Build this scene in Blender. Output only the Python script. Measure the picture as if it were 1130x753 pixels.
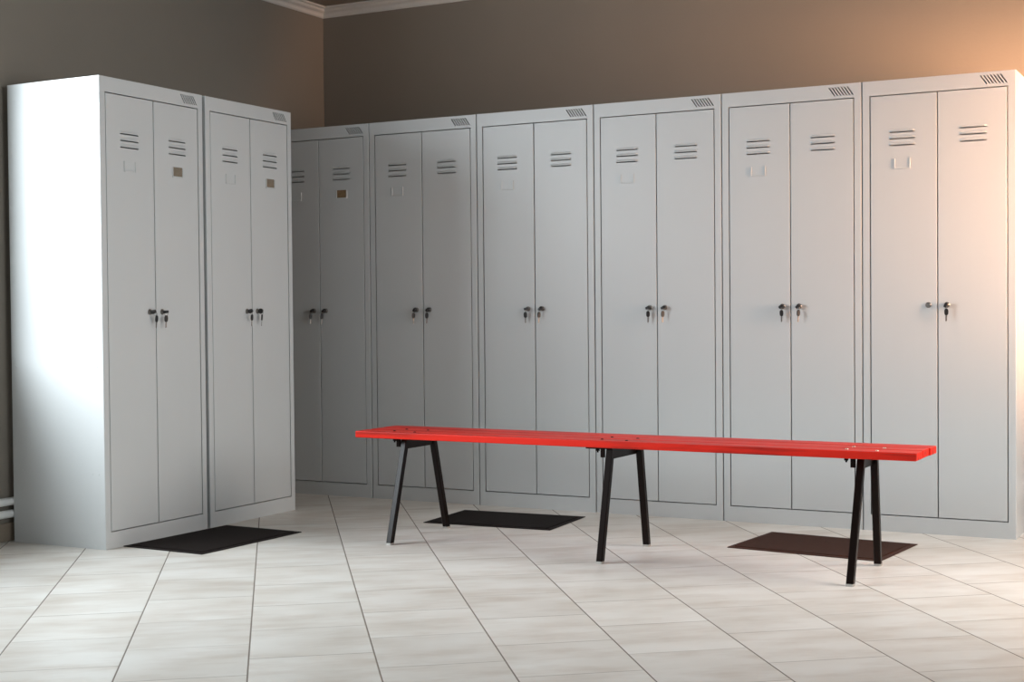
import bpy, bmesh, math, random
from mathutils import Matrix, Vector
S = bpy.context.scene
COL = S.collection
for o in list(bpy.data.objects): bpy.data.objects.remove(o)

# ------------------------------------------------------------------ camera
cam = bpy.data.cameras.new('camera'); co = bpy.data.objects.new('camera', cam); COL.objects.link(co)
cam.sensor_width = 36.0; cam.lens = 49.7115; cam.clip_start = 0.05; cam.clip_end = 100
co.matrix_world = Matrix(((0.884129, -0.002245, 0.467238, 4.4755),
                          (0.46716, 0.02315, -0.88387, -6.3142),
                          (-0.008832, 0.999729, 0.021517, 0.9145),
                          (0, 0, 0, 1)))
S.camera = co
S.view_settings.view_transform = 'Standard'; S.view_settings.look = 'None'
S.view_settings.gamma = 1.0; S.view_settings.use_curve_mapping = False
S.view_settings.exposure = -0.30

# ------------------------------------------------------------------ world and lights (daylight outside the windows, added fill and glow lamps)
w = bpy.data.worlds.new('sky'); S.world = w; w.use_nodes = True
w.node_tree.nodes['Background'].inputs[0].default_value = (0.75, 0.86, 1.0, 1)
w.node_tree.nodes['Background'].inputs[1].default_value = 1.2

def area(name, loc, target, sx, sy, power, color, spread=180):
    l = bpy.data.lights.new(name, 'AREA'); l.shape = 'RECTANGLE'; l.size = sx; l.size_y = sy
    l.energy = power; l.color = color; l.spread = math.radians(spread)
    o = bpy.data.objects.new(name, l); COL.objects.link(o); o.location = loc
    d = Vector(target) - Vector(loc)
    o.rotation_euler = d.to_track_quat('-Z', 'Y').to_euler()
    return o
area('daylight_left_window', (-0.80, -4.00, 2.0), (1.6, -2.3, 0.8), 2.4, 1.7, 275, (0.86, 0.95, 1.0), 150)
area('daylight_right_window', (5.15, -1.15, 1.5), (3.5, -1.8, 0.0), 1.5, 1.6, 52, (1.0, 0.93, 0.87), 120)
area('warm_glow_right', (5.10, -0.78, 1.55), (3.7, 0.0, 1.55), 0.8, 1.4, 70, (1.0, 0.53, 0.29), 54)  # added narrow warm lamp, imitates the orange flare on the rightmost lockers
area('fill_right', (5.2, -3.1, 1.85), (0.4, -2.0, 2.15), 1.8, 1.4, 15, (0.88, 0.96, 1.0), 75)  # added fill lamp, brightens the left row fronts and left wall
area('fill_rear', (3.0, -8.1, 1.6), (2.4, -3.0, 1.0), 3.2, 1.6, 20, (0.84, 0.94, 1.0))  # added weak fill lamp behind the camera, for general ambient light

# ------------------------------------------------------------------ materials
def mat(name, color, rough=0.5, metal=0.0, spec=0.5, noise=0.0, nscale=8.0, bump=0.0, bscale=200.0):
    m = bpy.data.materials.new(name); m.use_nodes = True
    nt = m.node_tree; b = nt.nodes['Principled BSDF']
    b.inputs['Base Color'].default_value = (*color, 1); b.inputs['Roughness'].default_value = rough
    b.inputs['Metallic'].default_value = metal; b.inputs['Specular IOR Level'].default_value = spec
    tc = nt.nodes.new('ShaderNodeTexCoord')
    if noise:
        n = nt.nodes.new('ShaderNodeTexNoise'); n.inputs['Scale'].default_value = nscale; n.inputs['Detail'].default_value = 4
        r = nt.nodes.new('ShaderNodeMapRange'); r.inputs[3].default_value = 1 - noise; r.inputs[4].default_value = 1 + noise
        x = nt.nodes.new('ShaderNodeMix'); x.data_type = 'RGBA'; x.blend_type = 'MULTIPLY'; x.inputs[0].default_value = 1
        x.inputs[6].default_value = (*color, 1)
        nt.links.new(tc.outputs['Object'], n.inputs['Vector']); nt.links.new(n.outputs[0], r.inputs[0])
        nt.links.new(r.outputs[0], x.inputs[7]); nt.links.new(x.outputs[2], b.inputs['Base Color'])
    if bump:
        n2 = nt.nodes.new('ShaderNodeTexNoise'); n2.inputs['Scale'].default_value = bscale; n2.inputs['Detail'].default_value = 3
        bp = nt.nodes.new('ShaderNodeBump'); bp.inputs['Strength'].default_value = bump; bp.inputs['Distance'].default_value = 0.002
        nt.links.new(tc.outputs['Object'], n2.inputs['Vector']); nt.links.new(n2.outputs[0], bp.inputs['Height'])
        nt.links.new(bp.outputs[0], b.inputs['Normal'])
    return m

M_LOCK = mat('grey_powder_coat', (0.555, 0.57, 0.57), 0.36, noise=0.03, nscale=3, bump=0.06, bscale=350)
M_DARK = mat('locker_inside', (0.10, 0.10, 0.10), 0.8)
M_WALL = mat('taupe_wall_paint', (0.235, 0.208, 0.175), 0.85, spec=0.25, noise=0.06, nscale=2.5, bump=0.25, bscale=60)
M_TRIM = mat('white_cornice', (0.62, 0.61, 0.58), 0.6, noise=0.04)
M_PIPE = mat('white_enamel_pipe', (0.80, 0.80, 0.78), 0.3)
M_BASE = mat('beige_tile_skirting', (0.26, 0.21, 0.16), 0.4, noise=0.15, nscale=6)
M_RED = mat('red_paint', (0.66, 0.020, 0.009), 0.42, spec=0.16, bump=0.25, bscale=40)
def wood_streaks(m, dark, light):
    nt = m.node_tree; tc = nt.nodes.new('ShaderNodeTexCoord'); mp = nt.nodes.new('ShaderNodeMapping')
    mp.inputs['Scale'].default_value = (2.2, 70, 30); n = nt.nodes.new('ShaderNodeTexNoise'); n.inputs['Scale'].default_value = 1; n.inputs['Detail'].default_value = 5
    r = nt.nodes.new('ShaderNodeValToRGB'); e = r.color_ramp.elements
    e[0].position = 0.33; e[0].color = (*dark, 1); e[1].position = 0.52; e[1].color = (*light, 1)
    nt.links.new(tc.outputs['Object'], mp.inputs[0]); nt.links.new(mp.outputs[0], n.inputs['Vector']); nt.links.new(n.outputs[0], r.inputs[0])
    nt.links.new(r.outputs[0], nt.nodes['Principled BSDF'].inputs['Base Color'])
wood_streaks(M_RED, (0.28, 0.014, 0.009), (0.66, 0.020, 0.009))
M_LEG = mat('dark_brown_steel', (0.008, 0.004, 0.003), 0.30, spec=0.12, noise=0.2, nscale=20)
M_CAP = mat('pale_plastic_cap', (0.36, 0.34, 0.31), 0.5)
M_CHROME = mat('chrome', (0.26, 0.24, 0.22), 0.35, metal=1.0)
M_BOLT = mat('bare_bolt_metal', (0.75, 0.66, 0.55), 0.3, metal=1.0)
M_BLACK = mat('black_plastic', (0.012, 0.011, 0.011), 0.35)
M_MAT = mat('black_ribbed_rubber', (0.012, 0.008, 0.007), 0.7, spec=0.15, noise=0.3, nscale=60)
M_MAT_GLOW = mat('glow_tinted_rubber', (0.052, 0.021, 0.013), 0.7, spec=0.15, noise=0.3, nscale=60)  # same black rubber, with the warm glow put into its colour
M_CARD = mat('brown_card', (0.20, 0.16, 0.115), 0.7, noise=0.3, nscale=60)
M_CARD2 = mat('ochre_card', (0.24, 0.155, 0.08), 0.7, noise=0.5, nscale=90)
M_FRAME = mat('white_window_frame', (0.75, 0.75, 0.73), 0.4)

def floor_material():
    m = bpy.data.materials.new('ceramic_floor_tiles'); m.use_nodes = True
    nt = m.node_tree; N = nt.nodes; L = nt.links; b = N['Principled BSDF']
    def math_(op, a, c=None, v=None):
        n = N.new('ShaderNodeMath'); n.operation = op
        L.new(a, n.inputs[0]) if hasattr(a, 'node') else setattr(n.inputs[0], 'default_value', a)
        if c is not None:
            L.new(c, n.inputs[1]) if hasattr(c, 'node') else setattr(n.inputs[1], 'default_value', c)
        if v is not None:
            L.new(v, n.inputs[2]) if hasattr(v, 'node') else setattr(n.inputs[2], 'default_value', v)
        return n.outputs[0]
    geo = N.new('ShaderNodeNewGeometry'); sp = N.new('ShaderNodeSeparateXYZ'); L.new(geo.outputs['Position'], sp.inputs[0])
    X, Y = sp.outputs[0], sp.outputs[1]
    th = math.radians(-52.62); c, s = math.cos(th), math.sin(th)
    u = math_('ADD', math_('MULTIPLY', X, c), math_('MULTIPLY', Y, s))
    v = math_('ADD', math_('MULTIPLY', X, -s), math_('MULTIPLY', Y, c))
    vr = math_('DIVIDE', math_('ADD', v, 1.0165), 0.3306)
    k = math_('FLOOR', vr); fv = math_('FRACT', vr)
    odd = math_('FLOORED_MODULO', k, 2.0)
    uu = math_('ADD', math_('SUBTRACT', u, 0.250), math_('ADD', math_('MULTIPLY', math_('SUBTRACT', vr, 0.5), 0.006), math_('MULTIPLY', odd, 0.16875)))
    ur = math_('DIVIDE', uu, 0.3375)
    j = math_('FLOOR', ur); fu = math_('FRACT', ur)
    du = math_('MULTIPLY', math_('MINIMUM', fu, math_('SUBTRACT', 1.0, fu)), 0.3375)
    dv = math_('MULTIPLY', math_('MINIMUM', fv, math_('SUBTRACT', 1.0, fv)), 0.3306)
    def line(d, a, bb):
        r = N.new('ShaderNodeMapRange'); r.interpolation_type = 'SMOOTHSTEP'; L.new(d, r.inputs[0])
        r.inputs[1].default_value = a; r.inputs[2].default_value = bb; r.inputs[3].default_value = 1; r.inputs[4].default_value = 0
        return r.outputs[0]
    gv = line(dv, 0.0010, 0.0030)
    gu = line(du, 0.0006, 0.0028)
    # how worn / dark each cross joint is, differs from joint to joint
    cmb0 = N.new('ShaderNodeCombineXYZ'); L.new(math_('ROUND', ur), cmb0.inputs[0]); L.new(k, cmb0.inputs[1])
    wn0 = N.new('ShaderNodeTexWhiteNoise'); L.new(cmb0.outputs[0], wn0.inputs[0])
    gu = math_('MULTIPLY', gu, math_('ADD', 0.35, math_('MULTIPLY', wn0.outputs[0], 0.55)))
    grout = math_('MAXIMUM', gv, gu)
    cmb = N.new('ShaderNodeCombineXYZ'); L.new(j, cmb.inputs[0]); L.new(k, cmb.inputs[1])
    wn = N.new('ShaderNodeTexWhiteNoise'); L.new(cmb.outputs[0], wn.inputs[0])
    # streaks run across, with a random shift per tile
    sh = math_('MULTIPLY', wn.outputs[0], 7.0)
    cs = N.new('ShaderNodeCombineXYZ'); L.new(math_('ADD', math_('MULTIPLY', u, 12.0), sh), cs.inputs[0]); L.new(math_('MULTIPLY', v, 3.4), cs.inputs[1]); L.new(sh, cs.inputs[2])
    n1 = N.new('ShaderNodeTexNoise'); n1.inputs['Scale'].default_value = 1.0; n1.inputs['Detail'].default_value = 5; n1.inputs['Roughness'].default_value = 0.6
    L.new(cs.outputs[0], n1.inputs['Vector'])
    cl = N.new('ShaderNodeCombineXYZ'); L.new(math_('MULTIPLY', u, 5.0), cl.inputs[0]); L.new(math_('MULTIPLY', v, 3.0), cl.inputs[1]); L.new(sh, cl.inputs[2])
    n2 = N.new('ShaderNodeTexNoise'); n2.inputs['Scale'].default_value = 1.0; n2.inputs['Detail'].default_value = 3
    L.new(cl.outputs[0], n2.inputs['Vector'])
    cr = N.new('ShaderNodeValToRGB'); e = cr.color_ramp.elements
    e[0].position = 0.26; e[0].color = (0.58, 0.53, 0.475, 1); e[1].position = 0.55; e[1].color = (0.71, 0.69, 0.65, 1)
    L.new(n1.outputs[0], cr.inputs[0])
    cr2 = N.new('ShaderNodeValToRGB'); e = cr2.color_ramp.elements
    e[0].position = 0.3; e[0].color = (0.86, 0.83, 0.80, 1); e[1].position = 0.65; e[1].color = (1, 1, 1, 1)
    L.new(n2.outputs[0], cr2.inputs[0])
    m1 = N.new('ShaderNodeMix'); m1.data_type = 'RGBA'; m1.blend_type = 'MULTIPLY'; m1.inputs[0].default_value = 1
    L.new(cr.outputs[0], m1.inputs[6]); L.new(cr2.outputs[0], m1.inputs[7])
    tone = math_('ADD', 0.95, math_('MULTIPLY', wn.outputs[0], 0.08))
    m2 = N.new('ShaderNodeMix'); m2.data_type = 'RGBA'; m2.blend_type = 'MULTIPLY'; m2.inputs[0].default_value = 1
    L.new(m1.outputs[2], m2.inputs[6]); L.new(tone, m2.inputs[7])
    m3 = N.new('ShaderNodeMix'); m3.data_type = 'RGBA'; L.new(grout, m3.inputs[0]); L.new(m2.outputs[2], m3.inputs[6])
    m3.inputs[7].default_value = (0.175, 0.145, 0.12, 1)
    L.new(m3.outputs[2], b.inputs['Base Color'])
    L.new(math_('ADD', 0.34, math_('ADD', math_('MULTIPLY', grout, 0.4), math_('MULTIPLY', n2.outputs[0], 0.10))), b.inputs['Roughness'])
    b.inputs['Specular IOR Level'].default_value = 0.45
    bp = N.new('ShaderNodeBump'); bp.inputs['Strength'].default_value = 0.5; bp.inputs['Distance'].default_value = 0.002
    L.new(math_('SUBTRACT', math_('MULTIPLY', n1.outputs[0], 0.12), grout), bp.inputs['Height']); L.new(bp.outputs[0], b.inputs['Normal'])
    return m
M_FLOOR = floor_material()

# ------------------------------------------------------------------ helpers
def obj(name, bm, m, parent=None, smooth=False):
    bmesh.ops.recalc_face_normals(bm, faces=bm.faces)
    me = bpy.data.meshes.new(name); bm.to_mesh(me); bm.free()
    for mm in (m if isinstance(m, (list, tuple)) else [m]): me.materials.append(mm)
    if smooth:
        for f in me.polygons: f.use_smooth = True
    o = bpy.data.objects.new(name, me); COL.objects.link(o)
    if parent: o.parent = parent
    return o
def struct(name, bm, m):
    o = obj(name, bm, m); o['kind'] = 'structure'; return o
def thing(name, label, cat, loc=(0, 0, 0), rz=0.0, group=None):
    o = bpy.data.objects.new(name, None); COL.objects.link(o); o.empty_display_size = 0.1
    o.location = loc; o.rotation_euler = (0, 0, rz); tag(o, label, cat, group); return o
def tag(o, label, cat, group=None):
    o['label'] = label; o['category'] = cat
    if group: o['group'] = group
def box(bm, x0, x1, y0, y1, z0, z1, bev=0.0, seg=2):
    vs = [bm.verts.new((x, y, z)) for z in (z0, z1) for x, y in ((x0, y0), (x1, y0), (x1, y1), (x0, y1))]
    fs = [bm.faces.new([vs[i] for i in q]) for q in ((3, 2, 1, 0), (4, 5, 6, 7), (0, 1, 5, 4), (1, 2, 6, 5), (2, 3, 7, 6), (3, 0, 4, 7))]
    if bev:
        es = list({e for f in fs for e in f.edges})
        bmesh.ops.bevel(bm, geom=es, offset=bev, segments=seg, profile=0.5, affect='EDGES')
def bar(bm, a, b, wx, wy, bev=0.002):
    """square tube from a to b, section wx by wy, horizontal ends"""
    a, b = Vector(a), Vector(b)
    ring = []
    for p in (a, b):
        pts = []
        for sx, sy in ((-1, -1), (1, -1), (1, 1), (-1, 1)):
            for k in ((0, 1) if bev else (0,)):
                ox, oy = sx * wx / 2, sy * wy / 2
                if bev:
                    if (sx * sy > 0) == (k == 0): oy -= sy * bev
                    else: ox -= sx * bev
                pts.append(bm.verts.new((p.x + ox, p.y + oy, p.z)))
        ring.append(pts)
    n = len(ring[0])
    for i in range(n):
        bm.faces.new((ring[0][i], ring[0][(i + 1) % n], ring[1][(i + 1) % n], ring[1][i]))
    bm.faces.new(ring[0]); bm.faces.new(ring[1])
def tube(bm, pts, r, seg=16, close=False):
    pts = [Vector(p) for p in pts]; n = len(pts); rings = []
    for i, p in enumerate(pts):
        if close: d = pts[(i + 1) % n] - pts[i - 1]
        else: d = (pts[min(i + 1, n - 1)] - pts[max(i - 1, 0)])
        d.normalize(); up = Vector((0, 0, 1)) if abs(d.z) < 0.9 else Vector((1, 0, 0))
        s_ = d.cross(up).normalized(); t_ = s_.cross(d)
        rings.append([bm.verts.new(p + r * (math.cos(a) * s_ + math.sin(a) * t_)) for a in [2 * math.pi * k / seg for k in range(seg)]])
    m_ = n if close else n - 1
    for i in range(m_):
        A, B = rings[i], rings[(i + 1) % n]
        for k in range(seg): bm.faces.new((A[k], A[(k + 1) % seg], B[(k + 1) % seg], B[k]))
    if not close: bm.faces.new(rings[0]); bm.faces.new(rings[-1])
def lathe_y(bm, prof, cx=0, cz=0, seg=20):
    """profile of (radius, y) turned about an axis along y"""
    rings = [[bm.verts.new((cx + r * math.cos(2 * math.pi * k / seg), y, cz + r * math.sin(2 * math.pi * k / seg))) for k in range(seg)] for r, y in prof]
    for A, B in zip(rings, rings[1:]):
        for k in range(seg): bm.faces.new((A[k], A[(k + 1) % seg], B[(k + 1) % seg], B[k]))
    bm.faces.new(rings[0]); bm.faces.new(rings[-1])
def plate(bm, xs, zs, filled, t, pos=None, y0=0.0):
    """sheet in the xz plane, front at y0, thickness t, made of the filled cells of a grid"""
    F, B = {}, {}
    def V(D, i, j, y):
        if (i, j) not in D:
            x, z = pos(i, j) if pos else (xs[i], zs[j])
            D[(i, j)] = bm.verts.new((x, y, z))
        return D[(i, j)]
    nx, nz = len(xs) - 1, len(zs) - 1
    ok = lambda i, j: 0 <= i < nx and 0 <= j < nz and filled(i, j)
    for i in range(nx):
        for j in range(nz):
            if not ok(i, j): continue
            q = ((i, j), (i + 1, j), (i + 1, j + 1), (i, j + 1))
            bm.faces.new([V(F, *a, y0) for a in q]); bm.faces.new([V(B, *a, y0 + t) for a in reversed(q)])
            for (a, b), nb in (((q[0], q[1]), (i, j - 1)), ((q[1], q[2]), (i + 1, j)), ((q[2], q[3]), (i, j + 1)), ((q[3], q[0]), (i - 1, j))):
                if not ok(*nb): bm.faces.new((V(F, *b, y0), V(F, *a, y0), V(B, *a, y0 + t), V(B, *b, y0 + t)))
def bent_edge(bm, x, sgn, r, depth, z0, z1, t=0.0012):
    """folded sheet edge: from the front face (y=0, at x - sgn*r) round radius r and back to y=depth; sgn=+1 on the right"""
    o, i_ = [], []
    for k in range(5):
        a = math.pi / 2 * k / 4
        o.append((x - sgn * r + sgn * r * math.sin(a), r - r * math.cos(a)))
        i_.append((x - sgn * r + sgn * (r - t) * math.sin(a), r - (r - t) * math.cos(a)))
    o.append((x, depth)); i_.append((x - sgn * t, depth))
    lo = [[bm.verts.new((a, b, z)) for a, b in o] for z in (z0, z1)]
    li = [[bm.verts.new((a, b, z)) for a, b in i_] for z in (z0, z1)]
    for k in range(len(o) - 1):
        bm.faces.new((lo[0][k], lo[0][k + 1], lo[1][k + 1], lo[1][k]))
        bm.faces.new((li[0][k], li[0][k + 1], li[1][k + 1], li[1][k]))
        for z in (0, 1): bm.faces.new((lo[z][k], lo[z][k + 1], li[z][k + 1], li[z][k]))

# ------------------------------------------------------------------ room shell
RX, RY, RZ = 4.75, -7.6, 2.552
bm = bmesh.new(); box(bm, -0.3, RX + 0.3, RY - 0.3, 0.3, -0.12, 0.0); struct('floor', bm, M_FLOOR)
bm = bmesh.new(); box(bm, -0.3, RX + 0.3, RY - 0.3, 0.3, RZ, RZ + 0.15); struct('ceiling', bm, M_WALL)
bm = bmesh.new(); box(bm, -0.3, RX + 0.3, 0.0, 0.3, 0.0, RZ); struct('wall_back', bm, M_WALL)
def wall_open(axis, a0, a1, lo, hi, o0, o1, s0, s1):
    """wall along axis ('x' or 'y') from a0 to a1, thickness lo..hi, with a window opening o0..o1, z s0..s1"""
    bm = bmesh.new()
    for (p, q, z0, z1) in ((a0, o0, 0, RZ), (o1, a1, 0, RZ), (o0, o1, 0, s0), (o0, o1, s1, RZ)):
        if axis == 'x': box(bm, p, q, lo, hi, z0, z1)
        else: box(bm, lo, hi, p, q, z0, z1)
    return bm
WL = (-4.7, -2.42, 0.80, 2.30)
WR = (-1.85, -0.35, 0.60, 2.15)
WF = (1.2, 4.4, 0.9, 2.2)  # unseen opening, added to let the rear fill in
struct('wall_left', wall_open('y', RY, 0.0, -0.30, 0.0, *WL), M_WALL)
WR2 = (-4.10, -2.25, 0.90, 2.35)  # unseen opening, added to let the right fill in
bm = wall_open('y', -2.05, 0.0, RX, RX + 0.30, *WR)
bm2 = wall_open('y', RY, -2.05, RX, RX + 0.30, *WR2)
tmp = bpy.data.meshes.new('tmp'); bm2.to_mesh(tmp); bm.from_mesh(tmp); bm2.free(); bpy.data.meshes.remove(tmp)
struct('wall_right', bm, M_WALL)
struct('wall_front', wall_open('x', -0.3, RX + 0.3, RY - 0.30, RY, *WF), M_WALL)
def window(name, axis, o0, o1, s0, s1, d0, d1):
    bm = bmesh.new(); f = 0.06
    mid = (o0 + o1) / 2
    for (p, q, z0, z1) in ((o0, o1, s0, s0 + f), (o0, o1, s1 - f, s1), (o0, o0 + f, s0 + f, s1 - f), (o1 - f, o1, s0 + f, s1 - f), (mid - 0.03, mid + 0.03, s0 + f, s1 - f)):
        if axis == 'x': box(bm, p, q, d0, d1, z0, z1, 0.005)
        else: box(bm, d0, d1, p, q, z0, z1, 0.005)
    struct(name, bm, M_FRAME)
window('window_1', 'y', *WL, -0.20, -0.14)
window('window_2', 'y', *WR, RX + 0.14, RX + 0.20)
window('fill_opening_right', 'y', *WR2, RX + 0.14, RX + 0.20)  # frame of the added opening for the right fill
window('fill_opening_rear', 'x', *WF, RY - 0.20, RY - 0.14)  # frame of the added opening behind the camera

# cornice under the ceiling, mitred at the corners
PROF = [(0, 2.500), (0.006, 2.500), (0.011, 2.507), (0.013, 2.517), (0.017, 2.523), (0.026, 2.526), (0.034, 2.531), (0.037, 2.538), (0.039, 2.5415), (0.052, 2.543), (0.053, RZ), (0, RZ)]
def cornice(name, p0, p1, inward):
    bm = bmesh.new(); d = (Vector(p1) - Vector(p0)).normalized(); i = Vector(inward); R = []
    for p, s in ((Vector(p0), 1), (Vector(p1), -1)):
        R.append([bm.verts.new((*(p + i * a + d * s * a), z)) for a, z in PROF])
    n = len(PROF)
    for k in range(n): bm.faces.new((R[0][k], R[0][(k + 1) % n], R[1][(k + 1) % n], R[1][k]))
    bm.faces.new(R[0]); bm.faces.new(R[1])
    struct(name, bm, M_TRIM)
cornice('trim_1', (0, RY), (0, 0), (1, 0)); cornice('trim_2', (0, 0), (RX, 0), (0, -1))
cornice('trim_3', (RX, 0), (RX, RY), (-1, 0)); cornice('trim_4', (RX, RY), (0, RY), (0, 1))
# tiled skirting, seen below the pipes at the far left
bm = bmesh.new(); box(bm, 0.0, 0.010, RY, 0.0, 0.0, 0.075, 0.002); struct('baseboard_left', bm, M_BASE)
bm = bmesh.new(); box(bm, 0.010, RX, -0.010, 0.0, 0.0, 0.075, 0.002); struct('baseboard_back', bm, M_BASE)

# heating pipes low on the walls, running behind the lockers
for z, word in ((0.162, 'upper'), (0.112, 'lower')):
    r, c = 0.0165, 0.0185
    for pts, where in (([(c, RY + 0.01, z), (c, -2.0, z), (c, -0.003, z)], 'wall beside the bright locker side'), ([(0.04, -c, z), (RX - 0.01, -c, z)], 'back wall past the rightmost locker')):
        bm = bmesh.new(); tube(bm, pts, r, 20)
        o = obj('heating_pipe', bm, M_PIPE, smooth=True)
        tag(o, word + ' white heating pipe low on the ' + where, 'pipe', 'white heating pipes along the walls')

# ------------------------------------------------------------------ lockers
H = 1.8348
SLX = [(0.462 + 0.0125 * k) for k in range(7)]
def body_mesh(W, D):
    bm = bmesh.new(); r = 0.003
    xs = sorted([r, 0.029, W - 0.029, W - r] + [v for a in SLX for v in (a, a + 0.0056)])
    zs = [0.0, 0.065, 1.7755, 1.7875, 1.8225, H]
    def fill(i, j):
        a, b = xs[i], xs[i + 1]
        if j == 1: return b <= 0.0291 or a >= W - 0.0291
        if j == 3: return not any(abs(a - q) < 1e-6 for q in SLX)
        return True
    slit = {i for i, x in enumerate(xs) if any(abs(x - q) < 1e-6 or abs(x - q - 0.0056) < 1e-6 for q in SLX)}
    def pos(i, j):
        x = xs[i]
        if i in slit and j == 3: x += 0.024
        if abs(xs[i] - (W - 0.029)) < 1e-6 and j == 3: x += 0.006
        return x, zs[j]
    plate(bm, xs, zs, fill, 0.0015, pos)
    for sx, sg in ((0, -1), (W, 1)): bent_edge(bm, sx, sg, r, D, 0.0, H)
    t = 0.0012
    box(bm, t, W - t, D - t, D, 0.0, H)                       # back
    box(bm, t, W - t, 0.0016, D - t, H - t, H)                # top
    box(bm, t, W - t, 0.0016, D - t, 0.060, 0.0612)           # bottom
    # returns round the opening
    box(bm, 0.0278, 0.029, 0.0016, 0.03, 0.065, 1.7755); box(bm, W - 0.029, W - 0.0278, 0.0016, 0.03, 0.065, 1.7755)
    box(bm, 0.029, W - 0.029, 0.0016, 0.03, 0.0638, 0.065); box(bm, 0.029, W - 0.029, 0.0016, 0.03, 1.7755, 1.7767)
    return bm
def finish(bm, name, mats):
    bmesh.ops.recalc_face_normals(bm, faces=bm.faces)
    me = bpy.data.meshes.new(name); bm.to_mesh(me); bm.free()
    for m in mats: me.materials.append(m)
    return me
DG = 0.0042
def door_mesh(w, lx):
    """door leaf, origin at its lower left front corner; three pressed louvres centred at lx"""
    bm = bmesh.new(); r = 0.0022; h = 1.7755 - 0.065 - 2 * DG; zb = 0.065 + DG
    rows = [z - zb for z in (1.569, 1.5955, 1.622)]
    xs = [r, lx - 0.051, lx + 0.051, w - r]
    zs = sorted([0.0, h] + [v for z in rows for v in (z - 0.0022, z + 0.0022)])
    def fill(i, j): return not (i == 1 and j in (1, 3, 5))
    plate(bm, xs, zs, fill, 0.0012)
    for sx, sg in ((0, -1), (w, 1)): bent_edge(bm, sx, sg, r, 0.018, 0.0, h)
    box(bm, 0.0012, w - 0.0012, 0.0013, 0.018, 0.0, 0.0012); box(bm, 0.0012, w - 0.0012, 0.0013, 0.018, h - 0.0012, h)
    for z in rows:                                            # hood over each louvre slot
        x0, x1 = lx - 0.051, lx + 0.051
        prof = [(0.0, 0.011), (-0.0028, 0.0085), (-0.0042, 0.0045), (-0.0042, 0.0026), (0.0, 0.0032)]
        ring = []
        for x, sc in ((x0 - 0.002, 0.0), (x0 + 0.008, 1.0), (x1 - 0.008, 1.0), (x1 + 0.002, 0.0)):
            ring.append([bm.verts.new((x, y * sc - 0.0001, z + dz)) for y, dz in prof])
        for A, B in zip(ring, ring[1:]):
            for k in range(4): bm.faces.new((A[k], A[k + 1], B[k + 1], B[k]))
    return bm
W1 = 0.5975
DW = (W1 - 0.058 - 3 * DG) / 2
BODY_L = finish(body_mesh(0.6, 0.4923), 'locker_body_left', [M_LOCK])
BODY_B = finish(body_mesh(W1, 0.475), 'locker_body', [M_LOCK])
DWL = (0.6 - 0.058 - 3 * DG) / 2
DOORS = {}
for key, dw in (('L', DWL), ('B', DW)):
    DOORS[key] = (finish(door_mesh(dw, 0.1605 - 0.029 - DG), 'door_a', [M_LOCK]), finish(door_mesh(dw, dw - (0.1605 - 0.029 - DG)), 'door_b', [M_LOCK]))
# lock: chrome cam-lock face
bm = bmesh.new(); lathe_y(bm, [(0.0115, 0.0), (0.0115, -0.002), (0.0100, -0.0035), (0.0085, -0.0035), (0.0080, -0.0065), (0.0070, -0.0075), (0.002, -0.0075)], seg=24)
LOCK = finish(bm, 'lock', [M_CHROME])
# label holder: back plate with raised lip on three sides
bm = bmesh.new()
box(bm, -0.031, 0.031, -0.0012, 0.0, -0.021, 0.021)
box(bm, -0.033, -0.028, -0.0040, 0.0, -0.022, 0.020, 0.0008, 1); box(bm, 0.028, 0.033, -0.0040, 0.0, -0.022, 0.020, 0.0008, 1)
box(bm, -0.028, 0.028, -0.0040, 0.0, -0.022, -0.017, 0.0008, 1)
HOLDER = finish(bm, 'label_holder', [M_LOCK])
bm = bmesh.new(); box(bm, -0.0265, 0.0265, -0.0022, -0.0013, -0.0165, 0.021)
CARD = finish(bm, 'name_card', [M_CARD]); CARD_O = CARD.copy(); CARD_O.materials[0] = M_CARD2
# keys
def key_bow():
    bm = bmesh.new()                                          # bow in the yz plane, pointing out (-y)
    pts = [(-0.006, 0.004), (-0.010, 0.0095), (-0.017, 0.0115), (-0.025, 0.0100), (-0.029, 0.0050), (-0.029, -0.0050), (-0.025, -0.0100), (-0.017, -0.0115), (-0.010, -0.0095), (-0.006, -0.004)]
    a = [bm.verts.new((-0.0050, y, z)) for y, z in pts]; b = [bm.verts.new((0.0050, y, z)) for y, z in pts]
    bm.faces.new(a); bm.faces.new(b)
    for k in range(len(pts)): bm.faces.new((a[k], a[(k + 1) % len(pts)], b[(k + 1) % len(pts)], b[k]))
    bmesh.ops.bevel(bm, geom=list(bm.edges), offset=0.001, segments=1, affect='EDGES')
    return bm
BOW = finish(key_bow(), 'key', [M_BLACK])
bm = bmesh.new(); tube(bm, [(0, 0.007 * math.cos(a), 0.007 * math.sin(a)) for a in [2 * math.pi * k / 16 for k in range(16)]], 0.0008, 6, close=True)
RING = finish(bm, 'key_ring', [M_CHROME])
bm = bmesh.new()                                              # hanging key head, hangs from z=0 downwards
pts = [(-0.003, 0.0), (-0.0070, -0.004), (-0.0080, -0.012), (-0.0072, -0.022), (-0.004, -0.0265), (0.004, -0.0265), (0.0072, -0.022), (0.0080, -0.012), (0.0070, -0.004), (0.003, 0.0)]
a = [bm.verts.new((x, -0.003, z)) for x, z in pts]; b = [bm.verts.new((x, 0.003, z)) for x, z in pts]
bm.faces.new(a); bm.faces.new(b)
for k in range(len(pts)): bm.faces.new((a[k], a[(k + 1) % len(pts)], b[(k + 1) % len(pts)], b[k]))
bmesh.ops.bevel(bm, geom=list(bm.edges), offset=0.001, segments=1, affect='EDGES')
HHEAD = finish(bm, 'hanging_key', [M_BLACK])
bm = bmesh.new()
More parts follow.
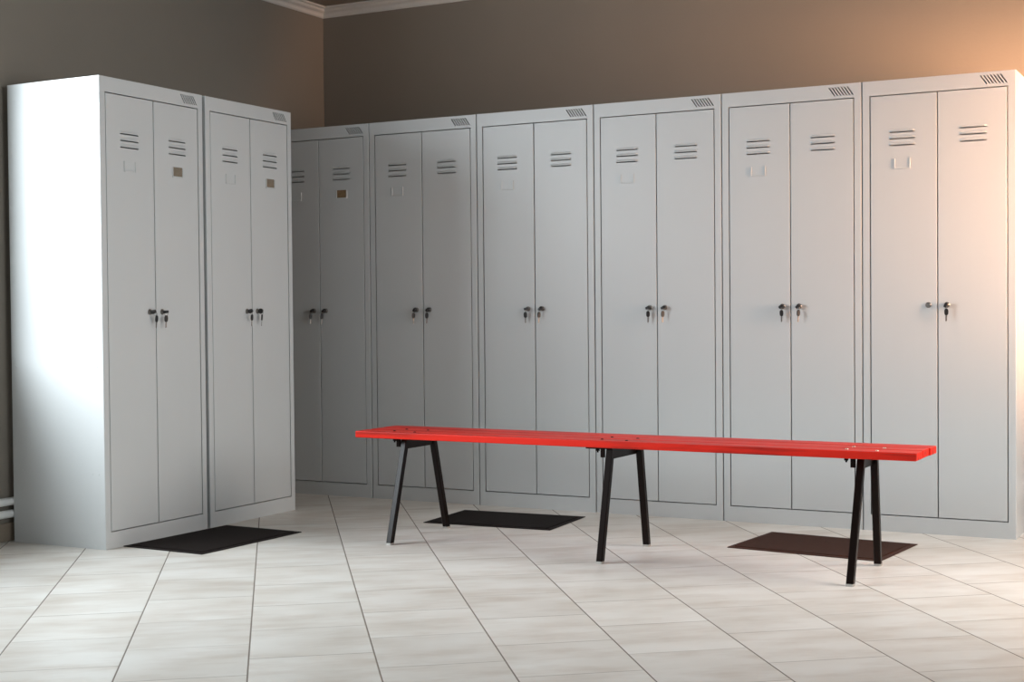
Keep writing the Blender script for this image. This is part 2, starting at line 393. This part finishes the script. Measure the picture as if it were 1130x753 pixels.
pts = [(-0.0032, -0.0255), (0.0032, -0.0255), (0.0032, -0.034), (0.0022, -0.036), (0.0032, -0.038), (0.0020, -0.041), (0.0032, -0.044), (0.0018, -0.049), (-0.0010, -0.052), (-0.0032, -0.049)]
a = [bm.verts.new((x, -0.001, z)) for x, z in pts]; b = [bm.verts.new((x, 0.001, z)) for x, z in pts]
bm.faces.new(a); bm.faces.new(b)
for k in range(len(pts)): bm.faces.new((a[k], a[(k + 1) % len(pts)], b[(k + 1) % len(pts)], b[k]))
BLADE = finish(bm, 'key_blade', [M_CHROME])
bm = bmesh.new(); lathe_y(bm, [(0.0035, 0.0), (0.0035, -0.0008), (0.002, -0.0016), (0.0005, -0.0018)], seg=10)
RIVET = finish(bm, 'rivet', [M_LOCK])
def inst(name, me, parent, loc=(0, 0, 0), rot=(0, 0, 0)):
    o = bpy.data.objects.new(name, me); COL.objects.link(o); o.parent = parent; o.location = loc; o.rotation_euler = rot
    return o
rnd = random.Random(5)
def key_pair(root_loc, rz, lx, label, tilt, hx, hrot):
    """keys on a ring, one of them in the lock at local x = lx"""
    c, s = math.cos(rz), math.sin(rz)
    dx, dy = lx, -0.0066
    p = (root_loc[0] + dx * c - dy * s, root_loc[1] + dx * s + dy * c, 0.922)
    t = thing('key_pair', label, 'keys', p, rz, 'key pairs hanging in the locker door locks')
    inst('key', BOW, t, (0, 0.006, 0), (0, tilt, 0))
    inst('key_ring', RING, t, (hx * 0.5, -0.016, -0.0085), (0, 0, 0.5 + hrot))
    k = inst('key', HHEAD, t, (hx, -0.0165, -0.0145), (0.06, 0, hrot))
    k2 = inst('key_blade', BLADE, k)
    return t
def locker(loc, rz, key, label, right_holder=False):
    W = 0.6 if key == 'L' else W1
    dw = DWL if key == 'L' else DW
    t = thing('locker', label, 'locker', loc, rz, 'grey double-door metal lockers')
    inst('body', BODY_L if key == 'L' else BODY_B, t)
    xa = 0.029 + DG; xb = 0.029 + 2 * DG + dw
    zb = 0.065 + DG
    for n, (x, me) in enumerate(((xa, DOORS[key][0]), (xb, DOORS[key][1]))):
        d = inst('door', me, t, (x, 0, zb), (0, 0, 0))
        lockx = W / 2 - 0.036 if n == 0 else W / 2 + 0.036
        inst('lock', LOCK, d, (lockx - x, 0, 0.922 - zb))
        if n == 0 or right_holder:
            hx = 0.1605 if n == 0 else W - 0.1605
            inst('label_holder', HOLDER, d, (hx - x, 0, 1.496 - zb))
    return t
def card(loc, rz, W, me, label):
    c, s = math.cos(rz), math.sin(rz); dx = W - 0.1605
    o = bpy.data.objects.new('name_card', me); COL.objects.link(o)
    o.location = (loc[0] + dx * c, loc[1] + dx * s, 1.496); o.rotation_euler = (0, 0, rz)
    tag(o, label, 'card', 'name cards in the door holders')

FX, YA, FY, XD, SP = 0.5292, -2.2276, -0.5173, 0.6299, 0.6018
LA = (FX, YA, 0); LB = (FX, YA + 0.6 + 0.0181, 0)
PI2 = math.pi / 2
ta = locker(LA, PI2, 'L', 'grey metal locker nearest on the left, its whole bright side panel showing', True)
tb = locker(LB, PI2, 'L', 'grey locker standing right after the leftmost one, its right end free', True)
# rivets and seams on the bright side of the nearest locker (its local x=0 plane)
for x, z in [(0.075, 1.772), (0.474, 1.775), (0.052, 1.556), (0.497, 1.549), (0.5, 1.131), (0.058, 0.706), (0.496, 0.711), (0.063, 0.291), (0.089, 0.291), (0.464, 0.292), (0.497, 0.291), (0.073, 0.061), (0.469, 0.066), (0.449, 0.012), (0.477, 0.012)]:
    inst('rivet', RIVET, ta, (0, FX - x, z), (0, 0, -PI2))
BL = ['grey locker in the room corner, half hidden behind the left row',
      'grey locker on the back wall right behind the left end of the red bench',
      'grey locker on the back wall behind the dark mat in the middle',
      'grey locker on the back wall just right of the middle bench legs',
      'pale grey locker on the back wall, second from its right end',
      'warmly lit grey locker at the right end of the back wall']
BP = [(XD + SP * (i - 1) + 0.0022, FY, 0) for i in range(6)]
for i in range(6): locker(BP[i], 0, 'B', BL[i], i == 0)
card(LA, PI2, 0.6, CARD, 'brown name card on the right door of the nearest left locker')
card(LB, PI2, 0.6, CARD, 'brown name card on the right door of the second left locker')
card(BP[0], 0, W1, CARD_O, 'ochre name card on the right door of the corner locker')
WHERE = ['nearest locker of the left row', 'second locker of the left row', 'corner locker half hidden at the back wall',
         'back wall locker behind the left bench end', 'back wall locker behind the middle mat', 'back wall locker right of the middle bench legs',
         'back wall locker second from the right end', 'rightmost locker in the warm light']
tilts = [(1.15, 1.45), (1.0, 0.35), (0.9, 0.7), (0.6, 0.8), (1.35, 0.7), (1.2, 1.1), (0.9, 0.8), (None, 0.5)]
hxs = [(0.014, -0.002), (0.005, 0.004), (-0.006, -0.010), (-0.004, -0.002), (-0.003, -0.004), (0.002, 0.0), (0.003, 0.004), (0, 0.002)]
hrs = [(0.2, -0.2), (1.2, 0.5), (0.9, 0.8), (0.9, 0.7), (0.1, 1.0), (0.3, 0.9), (0.2, 1.0), (0, 0.3)]
for i, (loc, rz, W) in enumerate([(LA, PI2, 0.6), (LB, PI2, 0.6)] + [(p, 0, W1) for p in BP]):
    for n in (0, 1):
        if tilts[i][n] is None: continue
        key_pair(loc, rz, W / 2 + (-0.036 if n == 0 else 0.036),
                 'black keys in %s door of %s' % (('left', 'right')[n], WHERE[i]), tilts[i][n], hxs[i][n], hrs[i][n])

# ------------------------------------------------------------------ bench
BO = Vector((1.263, -1.594, 0)); BYAW = -0.017
bench = thing('bench', 'long low bench with three red slats on dark brown splayed steel legs', 'bench', BO, BYAW)
cb, sb = math.cos(-BYAW), math.sin(-BYAW)
def loc_(x, y, z=0):
    dx, dy = x - BO.x, y - BO.y
    return Vector((dx * cb - dy * sb, dx * sb + dy * cb, z))
BLn, BW, BT, BH = 2.225, 0.298, 0.0265, 0.4365
sw = (BW - 2 * 0.009) / 3
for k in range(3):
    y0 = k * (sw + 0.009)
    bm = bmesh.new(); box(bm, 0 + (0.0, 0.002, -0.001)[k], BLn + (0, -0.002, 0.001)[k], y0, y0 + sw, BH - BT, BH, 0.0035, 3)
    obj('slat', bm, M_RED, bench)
legs = [((1.463, -1.532), (1.463, -1.652), (1.455, -1.313), (1.450, -1.198)),
        ((2.378, -1.582), (2.376, -1.675), (2.384, -1.326), (2.386, -1.264)),
        ((3.290, -1.556), (3.290, -1.706), (3.285, -1.358), (3.284, -1.304))]
ZT = BH - BT
for tf, ff, tr, fr in legs:
    for top, foot in ((tf, ff), (tr, fr)):
        a, b = loc_(*top, ZT - 0.004), loc_(*foot, 0.013)
        d = (a - b) / (a.z - b.z)
        bm = bmesh.new(); bar(bm, b - d * 0.008, a, 0.025, 0.025, 0.003); L = obj('leg', bm, M_LEG, bench)
        d = (a - b) / (a.z - b.z)
        bm = bmesh.new(); bar(bm, b - d * 0.013, b - d * 0.005, 0.0262, 0.0262, 0.004); c = obj('foot_cap', bm, M_CAP, L); c['label'] = 'pale plastic foot cap'
    A, B = loc_(*tf), loc_(*tr)
    # flat cross bar with a folded top flange under the slats
    bm = bmesh.new()
    box(bm, A.x - 0.012, A.x - 0.008, A.y - 0.006, B.y + 0.006, ZT - 0.046, ZT - 0.001, 0.001, 1)
    box(bm, A.x - 0.036, A.x + 0.014, A.y - 0.022, B.y + 0.022, ZT - 0.004, ZT, 0.001, 1)
    obj('cross_bar', bm, M_LEG, bench)
    # folding bracket that reaches along the bench in front of the leg, with its hinge bolt
    bm = bmesh.new()
    box(bm, A.x - 0.095, A.x - 0.030, A.y - 0.014, A.y + 0.014, ZT - 0.006, ZT, 0.001, 1)
    box(bm, A.x - 0.034, A.x - 0.016, A.y - 0.016, A.y - 0.011, ZT - 0.036, ZT - 0.004, 0.001, 1)
    box(bm, A.x - 0.034, A.x - 0.030, A.y - 0.014, A.y + 0.014, ZT - 0.034, ZT - 0.004, 0.001, 1)
    obj('bracket', bm, M_LEG, bench)
    bm = bmesh.new()
    bmesh.ops.create_cone(bm, cap_ends=True, segments=6, radius1=0.0075, radius2=0.0075, depth=0.008, matrix=Matrix.Translation((A.x - 0.052, A.y, ZT - 0.010)))
    bmesh.ops.create_cone(bm, cap_ends=True, segments=8, radius1=0.0035, radius2=0.0035, depth=0.008, matrix=Matrix.Translation((A.x - 0.052, A.y, ZT - 0.016)))
    obj('nut', bm, M_LEG, bench)
    # round bolt heads on top of the slats
    for k in (0, 1):
        for bx in (-0.045, 0.062):
            bm = bmesh.new(); bmesh.ops.create_uvsphere(bm, u_segments=12, v_segments=6, radius=0.0065, matrix=Matrix.Translation((A.x + bx, (0.036 + k * 0.100 if bx > 0 else 0.054 + k * 0.089), BH)) @ Matrix.Diagonal((1, 1, 0.5, 1)))
            shiny = tf[0] > 3; o = obj('bolt', bm, M_BOLT if shiny else M_LEG, bench, True); o['label'] = 'shiny round bolt head' if shiny else 'dark round bolt head'

# ------------------------------------------------------------------ floor mats
def floor_mat(cx, cy, sx, sy, yaw, label, M_MAT=M_MAT):
    t = thing('floor_mat', label, 'mat', (cx, cy, 0), yaw, 'dark ribbed floor mats')
    bm = bmesh.new(); hx, hy = sx / 2, sy / 2
    box(bm, -hx, hx, -hy, hy, 0.0005, 0.0035, 0.001, 1)
    obj('border', bm, M_MAT, t)
    bm = bmesh.new(); n = int(min(sx, sy) * 80); bw = 0.022
    if sx > sy:
        n = int((sy - 2 * bw) / 0.010); st = (sy - 2 * bw) / n
        for k in range(n): box(bm, -hx + bw, hx - bw, -hy + bw + k * st + 0.0015, -hy + bw + (k + 1) * st - 0.0015, 0.003, 0.0065)
    else:
        n = int((sx - 2 * bw) / 0.010); st = (sx - 2 * bw) / n
        for k in range(n): box(bm, -hx + bw + k * st + 0.0015, -hx + bw + (k + 1) * st - 0.0015, -hy + bw, hy - bw, 0.003, 0.0065)
    obj('ribbed_pile', bm, M_MAT, t)
floor_mat(0.745, -1.842, 0.408, 0.602, -0.035, 'dark grey ribbed mat in front of the two left row lockers')
floor_mat(1.567, -0.890, 0.594, 0.405, 0.062, 'dark ribbed mat on the tiles behind the left half of the bench')
floor_mat(2.997, -0.984, 0.600, 0.428, -0.10, 'dark ribbed mat with warm glow in its colour, behind the right end of the bench', M_MAT_GLOW)
